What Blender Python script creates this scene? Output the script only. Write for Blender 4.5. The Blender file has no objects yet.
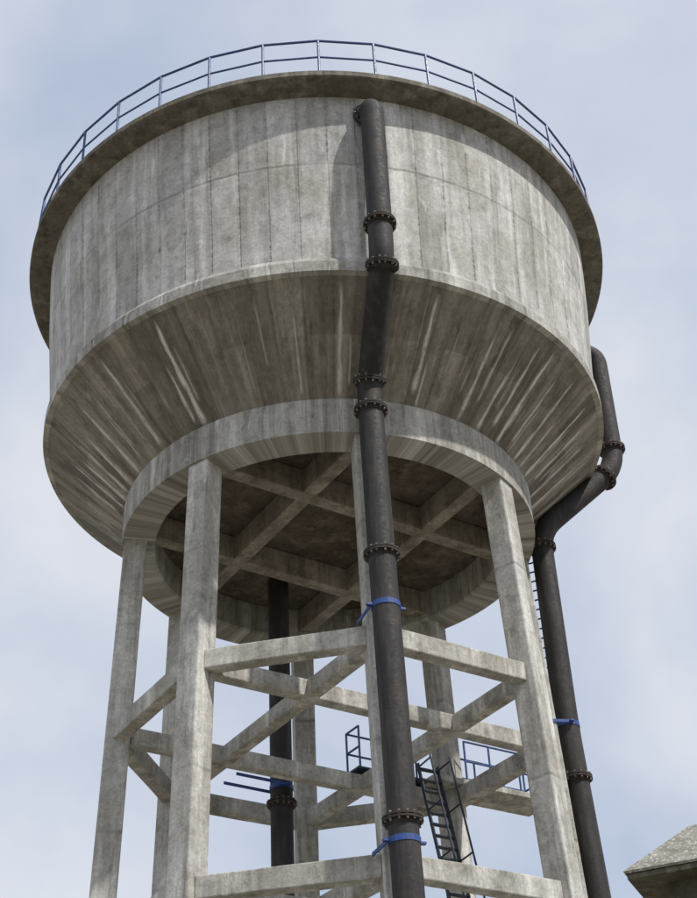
import bpy, bmesh, math, random
import numpy as np
from mathutils import Vector, Matrix
random.seed(4)
sc=bpy.context.scene
sc.view_settings.view_transform='Standard'; sc.view_settings.look='None'; sc.view_settings.exposure=0
PI=math.pi
# ---------------------------------------------------------------- nodes
class NT:
    def __init__(s,name):
        s.m=bpy.data.materials.new(name); s.m.use_nodes=True; s.t=s.m.node_tree; s.n=s.t.nodes; s.l=s.t.links
        s.b=s.n['Principled BSDF']
    def put(s,sock,v):
        if isinstance(v,bpy.types.NodeSocket): s.l.new(v,sock)
        elif v is not None:
            if isinstance(v,(tuple,list)) and sock.type=='RGBA' and len(v)==3: v=(*v,1)
            sock.default_value=v
    def M(s,op,a,b=None,c=None,clamp=False):
        n=s.n.new('ShaderNodeMath'); n.operation=op; n.use_clamp=clamp
        for i,v in enumerate((a,b,c)):
            if v is not None: s.put(n.inputs[i],v)
        return n.outputs[0]
    def mix(s,f,a,b,mode='MIX'):
        n=s.n.new('ShaderNodeMix'); n.data_type='RGBA'; n.blend_type=mode
        s.put(n.inputs[0],f); s.put(n.inputs[6],a); s.put(n.inputs[7],b); return n.outputs[2]
    def xyz(s,v):
        n=s.n.new('ShaderNodeSeparateXYZ'); s.put(n.inputs[0],v); return n.outputs
    def comb(s,x,y,z):
        n=s.n.new('ShaderNodeCombineXYZ')
        for i,v in enumerate((x,y,z)): s.put(n.inputs[i],v)
        return n.outputs[0]
    def noise(s,vec,scale,detail=5,rough=.6,dist=0):
        n=s.n.new('ShaderNodeTexNoise'); s.put(n.inputs['Vector'],vec)
        n.inputs['Scale'].default_value=scale; n.inputs['Detail'].default_value=detail
        n.inputs['Roughness'].default_value=rough; n.inputs['Distortion'].default_value=dist
        return n.outputs[0]
    def white(s,vec):
        n=s.n.new('ShaderNodeTexWhiteNoise'); n.noise_dimensions='3D'; s.put(n.inputs['Vector'],vec); return n.outputs[0]
    def rng(s,v,a,b,c=0,d=1):
        n=s.n.new('ShaderNodeMapRange'); s.put(n.inputs[0],v)
        for i,q in enumerate((a,b,c,d)): s.put(n.inputs[i+1],q)
        return n.outputs[0]
    def pos(s):
        return s.n.new('ShaderNodeTexCoord').outputs['Object']
    def attr(s,name):
        n=s.n.new('ShaderNodeAttribute'); n.attribute_name=name; return n.outputs['Fac']
    def bump(s,h,strength,dist=.05):
        n=s.n.new('ShaderNodeBump'); n.inputs['Strength'].default_value=strength; n.inputs['Distance'].default_value=dist
        s.put(n.inputs['Height'],h); s.l.new(n.outputs[0],s.b.inputs['Normal'])

def concrete(name,base,warm=(.30,.27,.215),dark=(.13,.12,.105),mode='box',seams=0,joints=(),streak=.5,stain=.5,white=0,seam_dark=.5,bump=.4,rough=.9,pvar=(.86,1.12),drip=0):
    t=NT(name); p=t.pos(); x,y,z=t.xyz(p)
    if mode=='cyl':
        ang=t.M('ARCTAN2',x,t.M('MULTIPLY',y,-1)); u=t.M('MULTIPLY',ang,9.4); vec=t.comb(u,0,z)
        svec=t.comb(t.M('MULTIPLY',ang,9.4*2.2),3.3,t.M('MULTIPLY',z,.16))
    else:
        vec=p; svec=t.comb(t.M('MULTIPLY',x,3.),t.M('MULTIPLY',y,3.),t.M('MULTIPLY',z,.3))
    big=t.noise(vec,.35,6,.62,.3); mid=t.noise(vec,1.7,8,.74,.2); fine=t.noise(vec,11,6,.8); st=t.noise(svec,1.,7,.7)
    c=t.mix(t.rng(big,.40,.60),base,warm)
    c=t.mix(t.M('MULTIPLY',t.rng(mid,.50,.66),stain),c,dark)
    c=t.mix(t.M('MULTIPLY',t.rng(st,.50,.66),streak),c,dark)
    lt=tuple(min(1,b*1.38) for b in base)
    c=t.mix(t.M('MULTIPLY',t.rng(t.noise(svec,.63,6,.65),.50,.66),.8),c,lt)
    m2=t.noise(t.comb(t.M('ADD',x,5.),y,z) if mode!='cyl' else t.comb(t.M('ADD',u,40.),2.,z),2.8,7,.78,.4)
    g=t.M('MULTIPLY',t.rng(fine,.3,.7,.76,1.24),t.rng(m2,.35,.65,.80,1.18)); c=t.mix(1.,c,t.comb(g,g,g),'MULTIPLY')
    pit=t.rng(t.noise(vec,26,2,.5),.64,.72)
    c=t.mix(t.M('MULTIPLY',pit,.5),c,dark)
    hgt=t.M('ADD',t.M('MULTIPLY',fine,.35),t.M('MULTIPLY',mid,.9))
    hgt=t.M('SUBTRACT',hgt,t.M('MULTIPLY',pit,.3))
    if seams and mode=='cyl':
        a=t.M('MULTIPLY',ang,seams/(2*PI)); fl=t.M('FLOOR',a); fr=t.M('SUBTRACT',a,fl)
        wob=t.M('MULTIPLY',t.M('SUBTRACT',t.noise(vec,2.5,4,.7),.5),.08)
        e=t.M('ABSOLUTE',t.M('SUBTRACT',t.M('ADD',fr,wob),.5))
        jz=joints[0] if joints else 26.3
        up=t.M('GREATER_THAN',z,jz)
        pan=t.white(t.comb(t.M('FLOOR',t.M('ADD',a,.5)),up,1.)); pv=t.rng(pan,0,1,*pvar)
        c=t.mix(1.,c,t.comb(pv,pv,pv),'MULTIPLY')
        str_=t.rng(t.white(t.comb(fl,3.,up)),0,1,.45,1)
        dots=t.rng(t.noise(t.comb(fl,7.,t.M('MULTIPLY',z,6.)),1.,3,.7),.42,.58,.10,1)
        dots2=t.rng(t.noise(vec,.9,3,.6),.38,.6,.2,1)
        thin=t.rng(e,.010,.04,1,0); wide=t.M('MULTIPLY',t.rng(e,0,.14,1,0),.35)
        s=t.M('MULTIPLY',t.M('MULTIPLY',t.M('MULTIPLY',t.M('ADD',thin,wide,clamp=True),dots),dots2),str_)
        c=t.mix(t.M('MULTIPLY',s,seam_dark),c,(.065,.058,.05))
        hgt=t.M('SUBTRACT',hgt,t.M('MULTIPLY',thin,.8))
    for j in joints:
        e=t.M('ABSOLUTE',t.M('SUBTRACT',t.M('ADD',z,t.M('MULTIPLY',t.M('SUBTRACT',mid,.5),.15)),j))
        s=t.M('MULTIPLY',t.rng(e,.02,.07,1,0),t.rng(t.noise(vec,.9,3,.5),.35,.6,.1,1))
        c=t.mix(t.M('MULTIPLY',s,.55),c,dark); hgt=t.M('SUBTRACT',hgt,t.M('MULTIPLY',s,.5))
    if drip:
        dv=t.comb(t.M('MULTIPLY',ang,9.4*4.),9.,t.M('MULTIPLY',z,.7))
        d=t.M('MULTIPLY',t.rng(t.noise(dv,1.,3,.5),.62,.70),t.rng(t.noise(vec,.7,2,.5),.45,.6))
        c=t.mix(t.M('MULTIPLY',d,drip),c,(.76,.76,.74))
    if white:
        w=t.M('MULTIPLY',t.attr('lime'),t.rng(t.noise(vec,3.2,6,.8),.32,.52,.2,1.05))
        c=t.mix(t.M('MULTIPLY',w,white,clamp=True),c,(.76,.75,.71))
        d=t.M('MULTIPLY',t.attr('grime'),t.rng(mid,.3,.6,.3,1))
        c=t.mix(t.M('MULTIPLY',d,.65,clamp=True),c,(.08,.07,.055))
    t.put(t.b.inputs['Base Color'],c); t.b.inputs['Roughness'].default_value=rough
    t.b.inputs['Specular IOR Level'].default_value=.25
    t.bump(hgt,bump,.06)
    return t.m

def paint(name,col,rust=(.12,.06,.03),rough=.5,amt=.4,metal=0,scale=3.,bump=.15,light=2.1):
    t=NT(name); p=t.pos()
    a=t.noise(p,scale,6,.7); b=t.noise(p,scale*7,4,.7)
    x,y,z=t.xyz(p)
    s=t.noise(t.comb(t.M('MULTIPLY',x,5.),t.M('MULTIPLY',y,5.),t.M('MULTIPLY',z,.5)),1.,5,.6)
    c=t.mix(t.M('MULTIPLY',t.rng(a,.48,.62),amt),col,rust)
    c=t.mix(t.M('MULTIPLY',t.rng(s,.5,.66),amt*.8),c,tuple(min(1,q*light+.012) for q in col))
    g=t.rng(b,.3,.7,.6,1.35); c=t.mix(1.,c,t.comb(g,g,g),'MULTIPLY')
    t.put(t.b.inputs['Base Color'],c); t.put(t.b.inputs['Roughness'],t.rng(b,.3,.7,rough-.1,rough+.2)); t.b.inputs['Metallic'].default_value=metal
    t.bump(t.M('ADD',a,b),bump,.03)
    return t.m

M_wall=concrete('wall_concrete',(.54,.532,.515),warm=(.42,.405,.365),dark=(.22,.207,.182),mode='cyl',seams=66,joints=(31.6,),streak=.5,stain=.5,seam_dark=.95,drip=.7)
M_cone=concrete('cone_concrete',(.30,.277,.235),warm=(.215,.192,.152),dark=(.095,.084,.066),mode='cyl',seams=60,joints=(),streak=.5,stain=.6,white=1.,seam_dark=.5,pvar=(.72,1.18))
M_band=concrete('band_concrete',(.45,.44,.41),warm=(.35,.333,.292),dark=(.15,.14,.12),mode='cyl',seams=44,streak=.7,stain=.6,seam_dark=.4,drip=.9)
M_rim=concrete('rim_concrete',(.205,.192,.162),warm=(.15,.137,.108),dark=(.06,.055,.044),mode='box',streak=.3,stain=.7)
M_col=concrete('column_concrete',(.52,.51,.48),warm=(.41,.393,.348),dark=(.18,.167,.145),streak=.6,stain=.5,joints=(20.9,14.6,8.7))
M_beam=concrete('brace_concrete',(.50,.487,.45),warm=(.37,.352,.305),dark=(.15,.14,.118),streak=.45,stain=.6)
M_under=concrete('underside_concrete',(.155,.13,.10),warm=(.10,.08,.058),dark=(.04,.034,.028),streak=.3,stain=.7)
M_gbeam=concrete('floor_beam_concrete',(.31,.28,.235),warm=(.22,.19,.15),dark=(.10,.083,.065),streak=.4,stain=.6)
M_pipe=paint('pipe_iron',(.020,.018,.0175),rust=(.046,.035,.028),rough=.66,amt=.65,scale=1.5,bump=.3,light=2.8)
M_flange=paint('flange_iron',(.034,.029,.026),rust=(.062,.044,.034),rough=.8,amt=.8,scale=5)
M_bolt=paint('bolt_zinc',(.20,.17,.15),rust=(.12,.075,.055),rough=.6,amt=.6,scale=8)
M_blue=paint('blue_paint',(.035,.075,.22),rust=(.06,.05,.06),rough=.4,amt=.35,scale=2)
M_bclamp=paint('clamp_blue',(.025,.07,.26),rust=(.05,.06,.12),rough=.5,amt=.4,scale=5)
M_dsteel=paint('dark_steel',(.02,.032,.055),rust=(.04,.03,.028),rough=.5,amt=.3,scale=3)

# ---------------------------------------------------------------- mesh helpers
def empty(name):
    e=bpy.data.objects.new(name,None); sc.collection.objects.link(e); return e
def mk(name,bm,mat,parent=None,smooth=False,bevel=0,sharp=None):
    me=bpy.data.meshes.new(name); bmesh.ops.recalc_face_normals(bm,faces=bm.faces[:]); bm.to_mesh(me); bm.free()
    o=bpy.data.objects.new(name,me); sc.collection.objects.link(o)
    for m in (mat if isinstance(mat,list) else [mat]): me.materials.append(m)
    if smooth:
        for p in me.polygons: p.use_smooth=True
        if sharp: me.set_sharp_from_angle(angle=math.radians(sharp))
    if bevel:
        b=o.modifiers.new('bev','BEVEL'); b.width=bevel; b.segments=2; b.limit_method='ANGLE'
    if parent: o.parent=parent
    return o
def revolve(bm,prof,n,closed=True):
    rings=[]
    for k in range(n):
        a=2*PI*k/n; rings.append([bm.verts.new((r*math.sin(a),-r*math.cos(a),z)) for r,z in prof])
    m=len(prof)
    for k in range(n):
        A=rings[k];B=rings[(k+1)%n]
        for i in range(m if closed else m-1):
            j=(i+1)%m; bm.faces.new((A[i],A[j],B[j],B[i]))
def P(azd,r,z):
    a=math.radians(azd); return Vector((r*math.sin(a),-r*math.cos(a),z))
def beam(bm,a,b,w,h,up=Vector((0,0,1)),seg=1,jit=0.):
    a=Vector(a);b=Vector(b);d=(b-a).normalized(); s=d.cross(up).normalized(); u=s.cross(d)
    prev=None
    for k in range(seg+1):
        p=a.lerp(b,k/seg); J=lambda:1+random.uniform(-jit,jit)
        q=[bm.verts.new(p+s*(w/2*i*J())+u*(h/2*j*J())) for i,j in ((-1,-1),(1,-1),(1,1),(-1,1))]
        if prev:
            for i in range(4): bm.faces.new((prev[i],prev[(i+1)%4],q[(i+1)%4],q[i]))
        else: bm.faces.new(q)
        prev=q
    bm.faces.new(prev[::-1])
def fillet(pts,rad,n=7):
    out=[Vector(pts[0])]
    for i in range(1,len(pts)-1):
        p=Vector(pts[i]);a=(Vector(pts[i-1])-p);b=(Vector(pts[i+1])-p)
        r=min(rad,a.length*.45,b.length*.45); A=p+a.normalized()*r;B=p+b.normalized()*r
        for k in range(n+1):
            t=k/n; out.append((1-t)**2*A+2*t*(1-t)*p+t*t*B)
    out.append(Vector(pts[-1])); return out
def tube(bm,pts,r,n=20,cap=True):
    pts=[Vector(p) for p in pts]; rings=[]; ref=None
    for i,p in enumerate(pts):
        d=((pts[min(i+1,len(pts)-1)]-p).normalized()+(p-pts[max(i-1,0)]).normalized()).normalized()
        if ref is None: ref=d.orthogonal().normalized()
        ref=(ref-d*ref.dot(d)).normalized(); s=d.cross(ref)
        rings.append([bm.verts.new(p+(ref*math.cos(2*PI*k/n)+s*math.sin(2*PI*k/n))*r) for k in range(n)])
    for A,B in zip(rings,rings[1:]):
        for k in range(n): bm.faces.new((A[k],A[(k+1)%n],B[(k+1)%n],B[k]))
    if cap: bm.faces.new(rings[0][::-1]); bm.faces.new(rings[-1])
def pipe_obj(parent,pts,r,flanges,clamps=(),name='pipe',rad=.7):
    bm=bmesh.new(); tube(bm,fillet(pts,rad,10),r,28); mk(name,bm,M_pipe,parent,True,sharp=50)
    bf=bmesh.new(); bb=bmesh.new()
    for c,d in flanges:
        c=Vector(c);d=Vector(d).normalized()
        for s in (-1,1):
            tube(bf,[c+d*(s*.012),c+d*(s*.06)],r*1.34,28)
            tube(bf,[c+d*(s*.055),c+d*(s*.15)],r*1.07,28)
        o=d.orthogonal().normalized(); q=d.cross(o)
        for k in range(14):
            a=2*PI*(k+.3*random.random())/14; pp=c+(o*math.cos(a)+q*math.sin(a))*r*1.21
            L=.09+random.random()*.04
            tube(bb,[pp-d*L,pp+d*L],.03,6)
    mk('flanges',bf,M_flange,parent,True,sharp=40); mk('flange_bolts',bb,M_bolt,parent)
    if clamps:
        bc=bmesh.new()
        for c,d,to in clamps:
            c=Vector(c);d=Vector(d).normalized()
            tube(bc,[c-d*.07,c+d*.07],r*1.06,28)
            to=Vector(to); h=(to-c); h.z=0; h.normalize(); s=h.cross(d)
            for k in (-1,1):
                beam(bc,c+s*(k*r*1.12)-h*.02,c+s*(k*r*1.12)+h*((to-c).length),.035,.09)
                beam(bc,c+s*(k*r*1.0),c+s*(k*r*1.45),.12,.05)
        mk('pipe_clamps',bc,M_bclamp,parent)

# ---------------------------------------------------------------- tower
A0=10.6
tower=empty('water_tower')
bm=bmesh.new(); revolve(bm,[(9.10,27.95),(9.19,29.5),(9.42,32),(9.58,34.45),(9.2,34.45),(8.8,27.95)],132); mk('tank_wall',bm,M_wall,tower)
bm=bmesh.new(); revolve(bm,[(9.07,27.40),(9.23,27.44),(9.24,27.80),(9.20,27.88),(9.10,28.05),(8.7,28.05),(8.7,27.40)],180); mk('tank_ring_band',bm,M_band,tower)
nA,nV=1440,60; r0,z0,r1,z1=6.46,25.05,9.07,27.42
ang=np.arange(nA)*2*PI/nA; tt=np.linspace(0,1,nV)
V=[];F=[]
for j in range(nV):
    r=r0+(r1-r0)*tt[j]; z=z0+(z1-z0)*tt[j]
    V+= [(r*math.sin(a),-r*math.cos(a),z) for a in ang]
for j in range(nV-1):
    for k in range(nA):
        k2=(k+1)%nA; F.append((j*nA+k,j*nA+k2,(j+1)*nA+k2,(j+1)*nA+k))
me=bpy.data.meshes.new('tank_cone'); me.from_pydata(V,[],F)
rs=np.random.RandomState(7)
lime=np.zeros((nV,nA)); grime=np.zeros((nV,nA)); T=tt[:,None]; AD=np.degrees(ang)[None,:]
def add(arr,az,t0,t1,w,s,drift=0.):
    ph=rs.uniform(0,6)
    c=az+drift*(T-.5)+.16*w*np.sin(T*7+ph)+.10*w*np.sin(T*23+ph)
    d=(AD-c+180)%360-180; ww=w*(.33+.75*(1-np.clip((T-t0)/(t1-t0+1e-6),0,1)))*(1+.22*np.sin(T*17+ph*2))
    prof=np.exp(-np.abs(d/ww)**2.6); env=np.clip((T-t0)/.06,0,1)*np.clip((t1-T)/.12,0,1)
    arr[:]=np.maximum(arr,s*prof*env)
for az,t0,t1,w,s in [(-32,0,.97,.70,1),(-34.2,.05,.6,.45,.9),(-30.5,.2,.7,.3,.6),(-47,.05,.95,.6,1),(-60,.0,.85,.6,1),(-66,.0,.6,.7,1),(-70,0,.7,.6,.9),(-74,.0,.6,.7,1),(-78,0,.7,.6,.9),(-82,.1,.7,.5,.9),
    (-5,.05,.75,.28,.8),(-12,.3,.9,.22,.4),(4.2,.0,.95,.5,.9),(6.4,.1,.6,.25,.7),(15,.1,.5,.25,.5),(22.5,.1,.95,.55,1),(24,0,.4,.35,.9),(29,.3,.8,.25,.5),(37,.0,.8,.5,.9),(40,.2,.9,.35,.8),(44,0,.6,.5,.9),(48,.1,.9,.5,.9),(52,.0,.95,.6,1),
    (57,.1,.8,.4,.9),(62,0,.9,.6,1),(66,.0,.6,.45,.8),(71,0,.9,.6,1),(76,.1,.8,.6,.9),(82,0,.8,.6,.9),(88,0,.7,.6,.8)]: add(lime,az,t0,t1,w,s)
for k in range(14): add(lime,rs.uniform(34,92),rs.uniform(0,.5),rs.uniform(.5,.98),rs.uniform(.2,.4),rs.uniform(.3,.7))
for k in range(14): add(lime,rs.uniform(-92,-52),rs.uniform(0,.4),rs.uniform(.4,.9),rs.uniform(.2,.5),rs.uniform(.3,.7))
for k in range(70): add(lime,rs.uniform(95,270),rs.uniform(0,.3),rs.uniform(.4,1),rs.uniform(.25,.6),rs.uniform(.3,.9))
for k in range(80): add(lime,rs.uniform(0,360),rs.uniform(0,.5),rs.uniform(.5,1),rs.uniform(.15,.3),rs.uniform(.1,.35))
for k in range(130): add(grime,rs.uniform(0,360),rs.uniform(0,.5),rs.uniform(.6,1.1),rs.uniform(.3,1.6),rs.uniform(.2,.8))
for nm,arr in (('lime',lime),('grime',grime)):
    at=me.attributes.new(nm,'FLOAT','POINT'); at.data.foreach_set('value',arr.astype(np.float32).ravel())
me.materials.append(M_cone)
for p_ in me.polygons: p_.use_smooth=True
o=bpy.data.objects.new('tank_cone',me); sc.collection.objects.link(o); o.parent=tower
bm=bmesh.new(); revolve(bm,[(6.52,23.86),(6.53,25.0),(6.46,25.10),(5.6,25.4),(5.5,25.0),(5.5,23.92),(5.56,23.86)],144); mk('bottom_ring_beam',bm,M_band,tower)
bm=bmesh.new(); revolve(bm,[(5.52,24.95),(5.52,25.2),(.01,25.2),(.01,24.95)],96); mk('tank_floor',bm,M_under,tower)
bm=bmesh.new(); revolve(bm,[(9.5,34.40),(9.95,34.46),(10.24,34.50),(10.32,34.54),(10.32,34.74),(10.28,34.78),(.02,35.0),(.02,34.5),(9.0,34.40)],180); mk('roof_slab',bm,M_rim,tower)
def colr(z): return 6.1+(23.95-z)*(.36/12.3)
Ls=(17.55,11.65,5.8)
bm=bmesh.new()
for k in range(8):
    az=A0+45*k; e=P(az,1,0)
    beam(bm,P(az,colr(-.3),-.3),P(az,colr(23.95),23.95),.70,.70,up=e,seg=14,jit=.014)
mk('columns',bm,M_col,tower,bevel=.05)
bm=bmesh.new(); h=.54;w=.42
def cp(k,z,dr=0): return P(A0+45*k,colr(z)+dr,z)
for z in Ls:
    for k in range(8):
        a=cp(k,z,.05);b=cp(k+1,z,.05);d=(b-a).normalized(); beam(bm,a+d*.3,b-d*.3,w,h,seg=6,jit=.025)
    for k,(a,b) in enumerate(((7,2),(6,3))):
        a=cp(a,z-.012);b=cp(b,z-.012);d=(b-a).normalized(); beam(bm,a+d*.32,b-d*.32,w-.03,h-.03,seg=8,jit=.02)
    for a,b in ((0,5),(1,4)):
        a=cp(a,z-.02);b=cp(b,z-.02);d=(b-a).normalized(); beam(bm,a+d*.32,b-d*.32,w-.05,h-.06,seg=8,jit=.02)
mk('brace_beams',bm,M_beam,tower,bevel=.035)
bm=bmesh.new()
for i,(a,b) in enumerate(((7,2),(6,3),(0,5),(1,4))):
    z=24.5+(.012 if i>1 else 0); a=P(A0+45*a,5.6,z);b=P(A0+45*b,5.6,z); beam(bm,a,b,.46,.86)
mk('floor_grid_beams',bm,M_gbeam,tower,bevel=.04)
dW=Vector((.84,.54,0)).normalized(); nW=Vector((dW.y,-dW.x,0))
B0=Vector((.4,3.1,17.93))
bm=bmesh.new(); beam(bm,B0+dW*2.6+nW*.15,B0+dW*7.4+nW*.15,1.35,.2); mk('walkway_slab',bm,M_beam,tower,bevel=.02)
bm=bmesh.new(); beam(bm,B0+Vector((0,0,-.01)),B0+dW*2.58+Vector((0,0,-.01)),.8,.06); mk('walkway_grating',bm,M_dsteel,tower)
bm=bmesh.new()
def railrun(bm,pts,hh=1.35,r=.035):
    for p in pts: tube(bm,[p,p+Vector((0,0,hh))],r,8)
    for a,b in zip(pts,pts[1:]):
        for z in (hh*.5,hh): tube(bm,[a+Vector((0,0,z)),b+Vector((0,0,z))],r,8)
wr=empty('walkway_railing')
Z=Vector((0,0,.08))
railrun(bm,[B0+dW*s-nW*.45+Z for s in (2.8,4.,5.2,6.4,7.3)]+[B0+dW*7.3+nW*.75+Z])
railrun(bm,[B0+dW*s+nW*.75+Z for s in (7.3,6.1,4.9,3.9)])
railrun(bm,[B0+dW*s-nW*.36+Z*.2 for s in (2.5,1.3,.08)]+[B0+dW*.08+nW*.36+Z*.2])
mk('rails_and_posts',bm,M_blue,wr)
def ladder(name,a,b,side,width,n,mat,hand=False,r=.04):
    e=empty(name); bm=bmesh.new(); a=Vector(a);b=Vector(b);s=Vector(side).normalized()*width/2; d=(b-a).normalized(); nn=d.cross(s).normalized()
    for k in (-1,1): beam(bm,a+s*k,b+s*k,r*1.2,r*3,up=nn)
    for i in range(n):
        p=a.lerp(b,(i+.5)/n); beam(bm,p-s,p+s,.05 if not hand else .2,.035)
    if hand:
        if nn.z<0: nn=-nn
        for k in (-1,1):
            tube(bm,[a+s*k+nn*.7,b+s*k+nn*.7],.032,8)
            for t in (0.02,.25,.5,.75,.98):
                p=a.lerp(b,t)+s*k; tube(bm,[p,p+nn*.7],.028,8)
    mk('ladder_frame',bm,mat,e); return e
ladder('steel_stair',(2.75,3.15,18.0),(3.6,3.0,11.95),(.75,.45,0),.72,17,M_dsteel,True)
ladder('access_ladder',(6.74,1.95,0),(6.74,1.95,25.3),(.8,-.35,0),.5,72,M_blue)
rail=empty('roof_railing'); bm=bmesh.new(); n=37; sp=360/n
pts=[[P(1.9+sp*k,10.2,z) for k in range(n)] for z in (34.76,35.54,36.34)]
for k in range(n):
    tube(bm,[pts[0][k],pts[2][k]],.042,8)
    for L in (1,2): tube(bm,[pts[L][k],pts[L][(k+1)%n]],.04 if L==2 else .032,8)
mk('rails_and_posts',bm,M_blue,rail)
# ---------------------------------------------------------------- pipes
fp=empty('water_pipe'); a=10.5
pipe_obj(fp,[P(a,8.8,33.55),P(a,10.14,33.55),P(a,9.93,28.5),P(a,9.82,27.2),P(a,7.22,24.95),P(a,7.2,24.0),P(a,7.3,18.5),P(a,7.52,11.4),P(a,7.8,0)],.35,
 [(P(a,9.66,33.55),P(a,1,0)),(P(a,9.93,28.6),(0,0,1)),(P(a,9.80,27.12),P(a,.25,.8)),(P(a,7.32,25.05),P(a,.3,.8)),(P(a,7.2,24.1),(0,0,1)),(P(a,7.27,19.4),(0,0,1)),(P(a,7.48,12.35),(0,0,1))],
 [(P(a,7.32,17.85),(0,0,1),P(a-1.5,6.4,17.85)),(P(a,7.50,11.85),(0,0,1),P(a-1.5,6.6,11.85))],rad=.75)
rp=empty('water_pipe'); a=100.8
pipe_obj(rp,[P(a,9.2,33.3),P(a,10.42,33.3),P(a,10.28,28.1),P(a,7.15,25.25),P(a,7.06,18.2),P(a,7.25,11),P(a,7.5,0)],.36,
 [(P(a,9.75,33.3),P(a,1,0)),(P(a,10.29,28.9),(0,0,1)),(P(a,9.8,27.66),P(a,1,.92)),(P(a,7.12,24.6),(0,0,1)),(P(a,7.09,16.6),(0,0,1))],
 [(P(a,7.06,18.25),(0,0,1),P(a,6.4,18.25)),(P(a,7.2,12.3),(0,0,1),P(a,6.5,12.3))],rad=.8)
ip=empty('water_pipe')
pipe_obj(ip,[(-1.8,3.2,25.1),(-1.8,3.2,10),(-1.8,3.2,0)],.35,
 [((-1.8,3.2,17.0),(0,0,1))],[((-1.8,3.2,17.5),(0,0,1),(-3.3,2.2,17.5))],rad=.3)
# ---------------------------------------------------------------- small hipped-roof building
bld=empty('pump_house')
C=Vector((4.98,-12.5,9.24)); ea=Vector((.92,-.39,0)).normalized(); eb=Vector((-ea.y,ea.x,0)); La,Lb,H=6.5,2.25,.98
t=NT('roof_tiles'); p=t.pos(); n1=t.noise(p,4,6,.75); n2=t.noise(p,14,4,.7)
c=t.mix(t.rng(n1,.42,.6),(.21,.205,.165),(.32,.31,.265)); c=t.mix(t.rng(n2,.56,.62),c,(.58,.57,.51)); c=t.mix(t.M('MULTIPLY',t.rng(t.noise(p,9,5,.7),.54,.64),.6),c,(.11,.11,.075))
t.put(t.b.inputs['Base Color'],c); t.b.inputs['Roughness'].default_value=.95; t.bump(n2,.5,.03); M_roof=t.m
M_soff=paint('soffit_timber',(.11,.10,.065),rust=(.065,.055,.038),rough=.8,amt=.6,scale=4)
M_dkwall=concrete('dark_render_wall',(.13,.12,.09),warm=(.10,.09,.065),dark=(.05,.045,.035))
bm=bmesh.new()
def q(i,j,z=0): return C+ea*i+eb*j+Vector((0,0,z))
def addp(bm,vs): bm.faces.new([bm.verts.new(v) for v in vs])
hb=Lb/2
addp(bm,[q(0,0),q(La,0),q(La-hb,hb,H),q(hb,hb,H)]); addp(bm,[q(La,0),q(La,Lb),q(La-hb,hb,H)]); addp(bm,[q(La,Lb),q(0,Lb),q(hb,hb,H),q(La-hb,hb,H)]); addp(bm,[q(0,Lb),q(0,0),q(hb,hb,H)])
bmesh.ops.remove_doubles(bm,verts=bm.verts[:],dist=.001)
ro_=mk('hip_roof',bm,M_roof,bld); so=ro_.modifiers.new('s','SOLIDIFY'); so.thickness=.05; so.offset=1
bm=bmesh.new(); beam(bm,q(.03,hb,-.05),q(La-.03,hb,-.05),Lb-.06,.09); mk('soffit',bm,M_soff,bld)
bm=bmesh.new(); zc=-C.z/2-.05
beam(bm,q(.62,hb,zc),q(La-.62,hb,zc),Lb-1.1,C.z-.09); mk('walls',bm,M_dkwall,bld)
bm=bmesh.new()
for i in (1.6,3.6):
    beam(bm,q(i,.535,-2.2),q(i+1.1,.535,-2.2),.05,1.4)
mk('windows',bm,M_dsteel,bld)
bm=bmesh.new(); beam(bm,q(2.7,.535,-C.z+1.5),q(3.6,.535,-C.z+1.5),.05,3.); mk('door',bm,M_blue,bld)
# ---------------------------------------------------------------- world, sun, ground
w=bpy.data.worlds.new('World'); sc.world=w; w.use_nodes=True; nt=w.node_tree; nd=nt.nodes; bg=nd['Background']; bg.inputs[1].default_value=.1
sky=nd.new('ShaderNodeTexSky'); sky.sky_type='NISHITA'; sky.sun_disc=False; sky.sun_elevation=math.radians(50); sky.sun_rotation=math.radians(130)
tc=nd.new('ShaderNodeTexCoord'); no=nd.new('ShaderNodeTexNoise'); no.inputs['Scale'].default_value=2.6; no.inputs['Detail'].default_value=6; no.inputs['Roughness'].default_value=.5; no.inputs['Distortion'].default_value=.2
nt.links.new(tc.outputs['Generated'],no.inputs['Vector'])
cr=nd.new('ShaderNodeValToRGB'); nt.links.new(no.outputs[0],cr.inputs[0])
cr.color_ramp.elements[0].position=.37; cr.color_ramp.elements[0].color=(.49,.57,.73,1)
cr.color_ramp.elements[1].position=.61; cr.color_ramp.elements[1].color=(.78,.81,.88,1)
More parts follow.
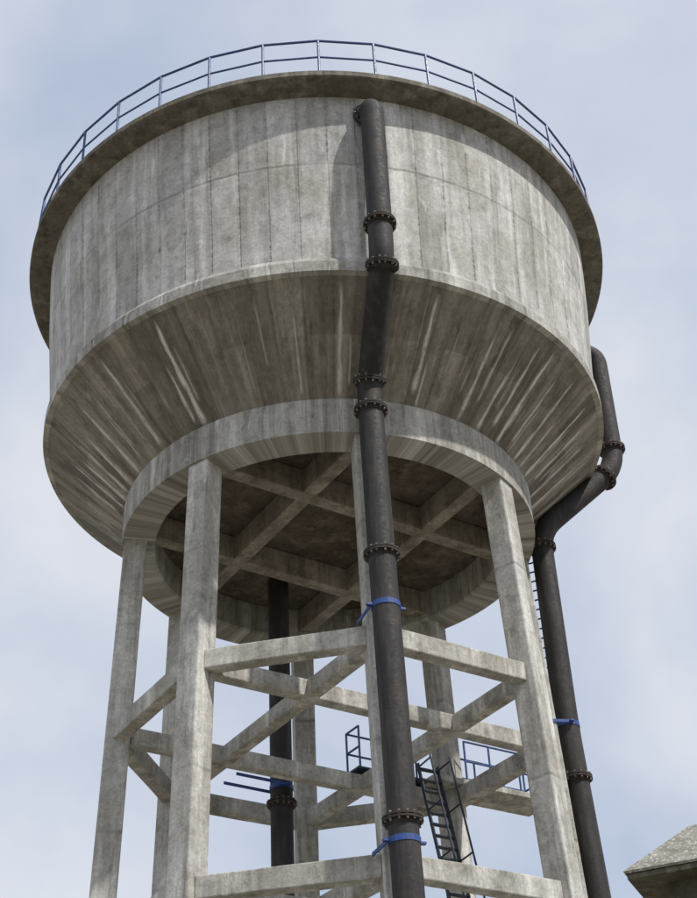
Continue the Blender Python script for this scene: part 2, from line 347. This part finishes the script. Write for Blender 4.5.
vm=nd.new('ShaderNodeVectorMath'); vm.operation='SCALE'; vm.inputs['Scale'].default_value=10; nt.links.new(cr.outputs[0],vm.inputs[0])
mx=nd.new('ShaderNodeMix'); mx.data_type='RGBA'; mx.inputs[0].default_value=.91
nt.links.new(sky.outputs[0],mx.inputs[6]); nt.links.new(vm.outputs[0],mx.inputs[7]); nt.links.new(mx.outputs[2],bg.inputs[0])
el,azs=math.radians(50),math.radians(50)
sd=Vector((math.sin(azs)*math.cos(el),-math.cos(azs)*math.cos(el),math.sin(el)))
l=bpy.data.lights.new('sun','SUN'); l.energy=3.5; l.angle=math.radians(1.2); l.color=(1,.965,.905); lo=bpy.data.objects.new('sun',l); sc.collection.objects.link(lo)
lo.rotation_euler=sd.to_track_quat('Z','Y').to_euler()
t=NT('ground_soil'); p=t.pos(); c=t.mix(t.rng(t.noise(p,.15,6,.6),.4,.6),(.17,.15,.11),(.23,.20,.155)); c=t.mix(t.rng(t.noise(p,3,6,.7),.52,.7),c,(.09,.10,.05)); t.put(t.b.inputs['Base Color'],c); t.b.inputs['Roughness'].default_value=1
bm=bmesh.new(); bmesh.ops.create_grid(bm,x_segments=2,y_segments=2,size=3000); mk('ground',bm,t.m)
bm=bmesh.new(); revolve(bm,[(8.6,.004),(8.6,.12),(.02,.14),(.02,.004)],64); mk('foundation_slab',bm,M_beam,tower)
# ---------------------------------------------------------------- camera
pp,ro,yw=.633,-.057,.022
fw=Vector((math.sin(yw)*math.cos(pp),math.cos(yw)*math.cos(pp),math.sin(pp)))
rt=Vector((math.cos(yw),-math.sin(yw),0)); up=rt.cross(fw)
r2=math.cos(ro)*rt+math.sin(ro)*up; u2=-math.sin(ro)*rt+math.cos(ro)*up
cam=bpy.data.cameras.new('camera'); co=bpy.data.objects.new('camera',cam); sc.collection.objects.link(co)
cam.sensor_fit='VERTICAL'; cam.sensor_height=24; cam.lens=1328/898*24; cam.clip_end=8000
co.matrix_world=Matrix(((r2[0],u2[0],-fw[0],0),(r2[1],u2[1],-fw[1],-36),(r2[2],u2[2],-fw[2],1.6),(0,0,0,1))); sc.camera=co
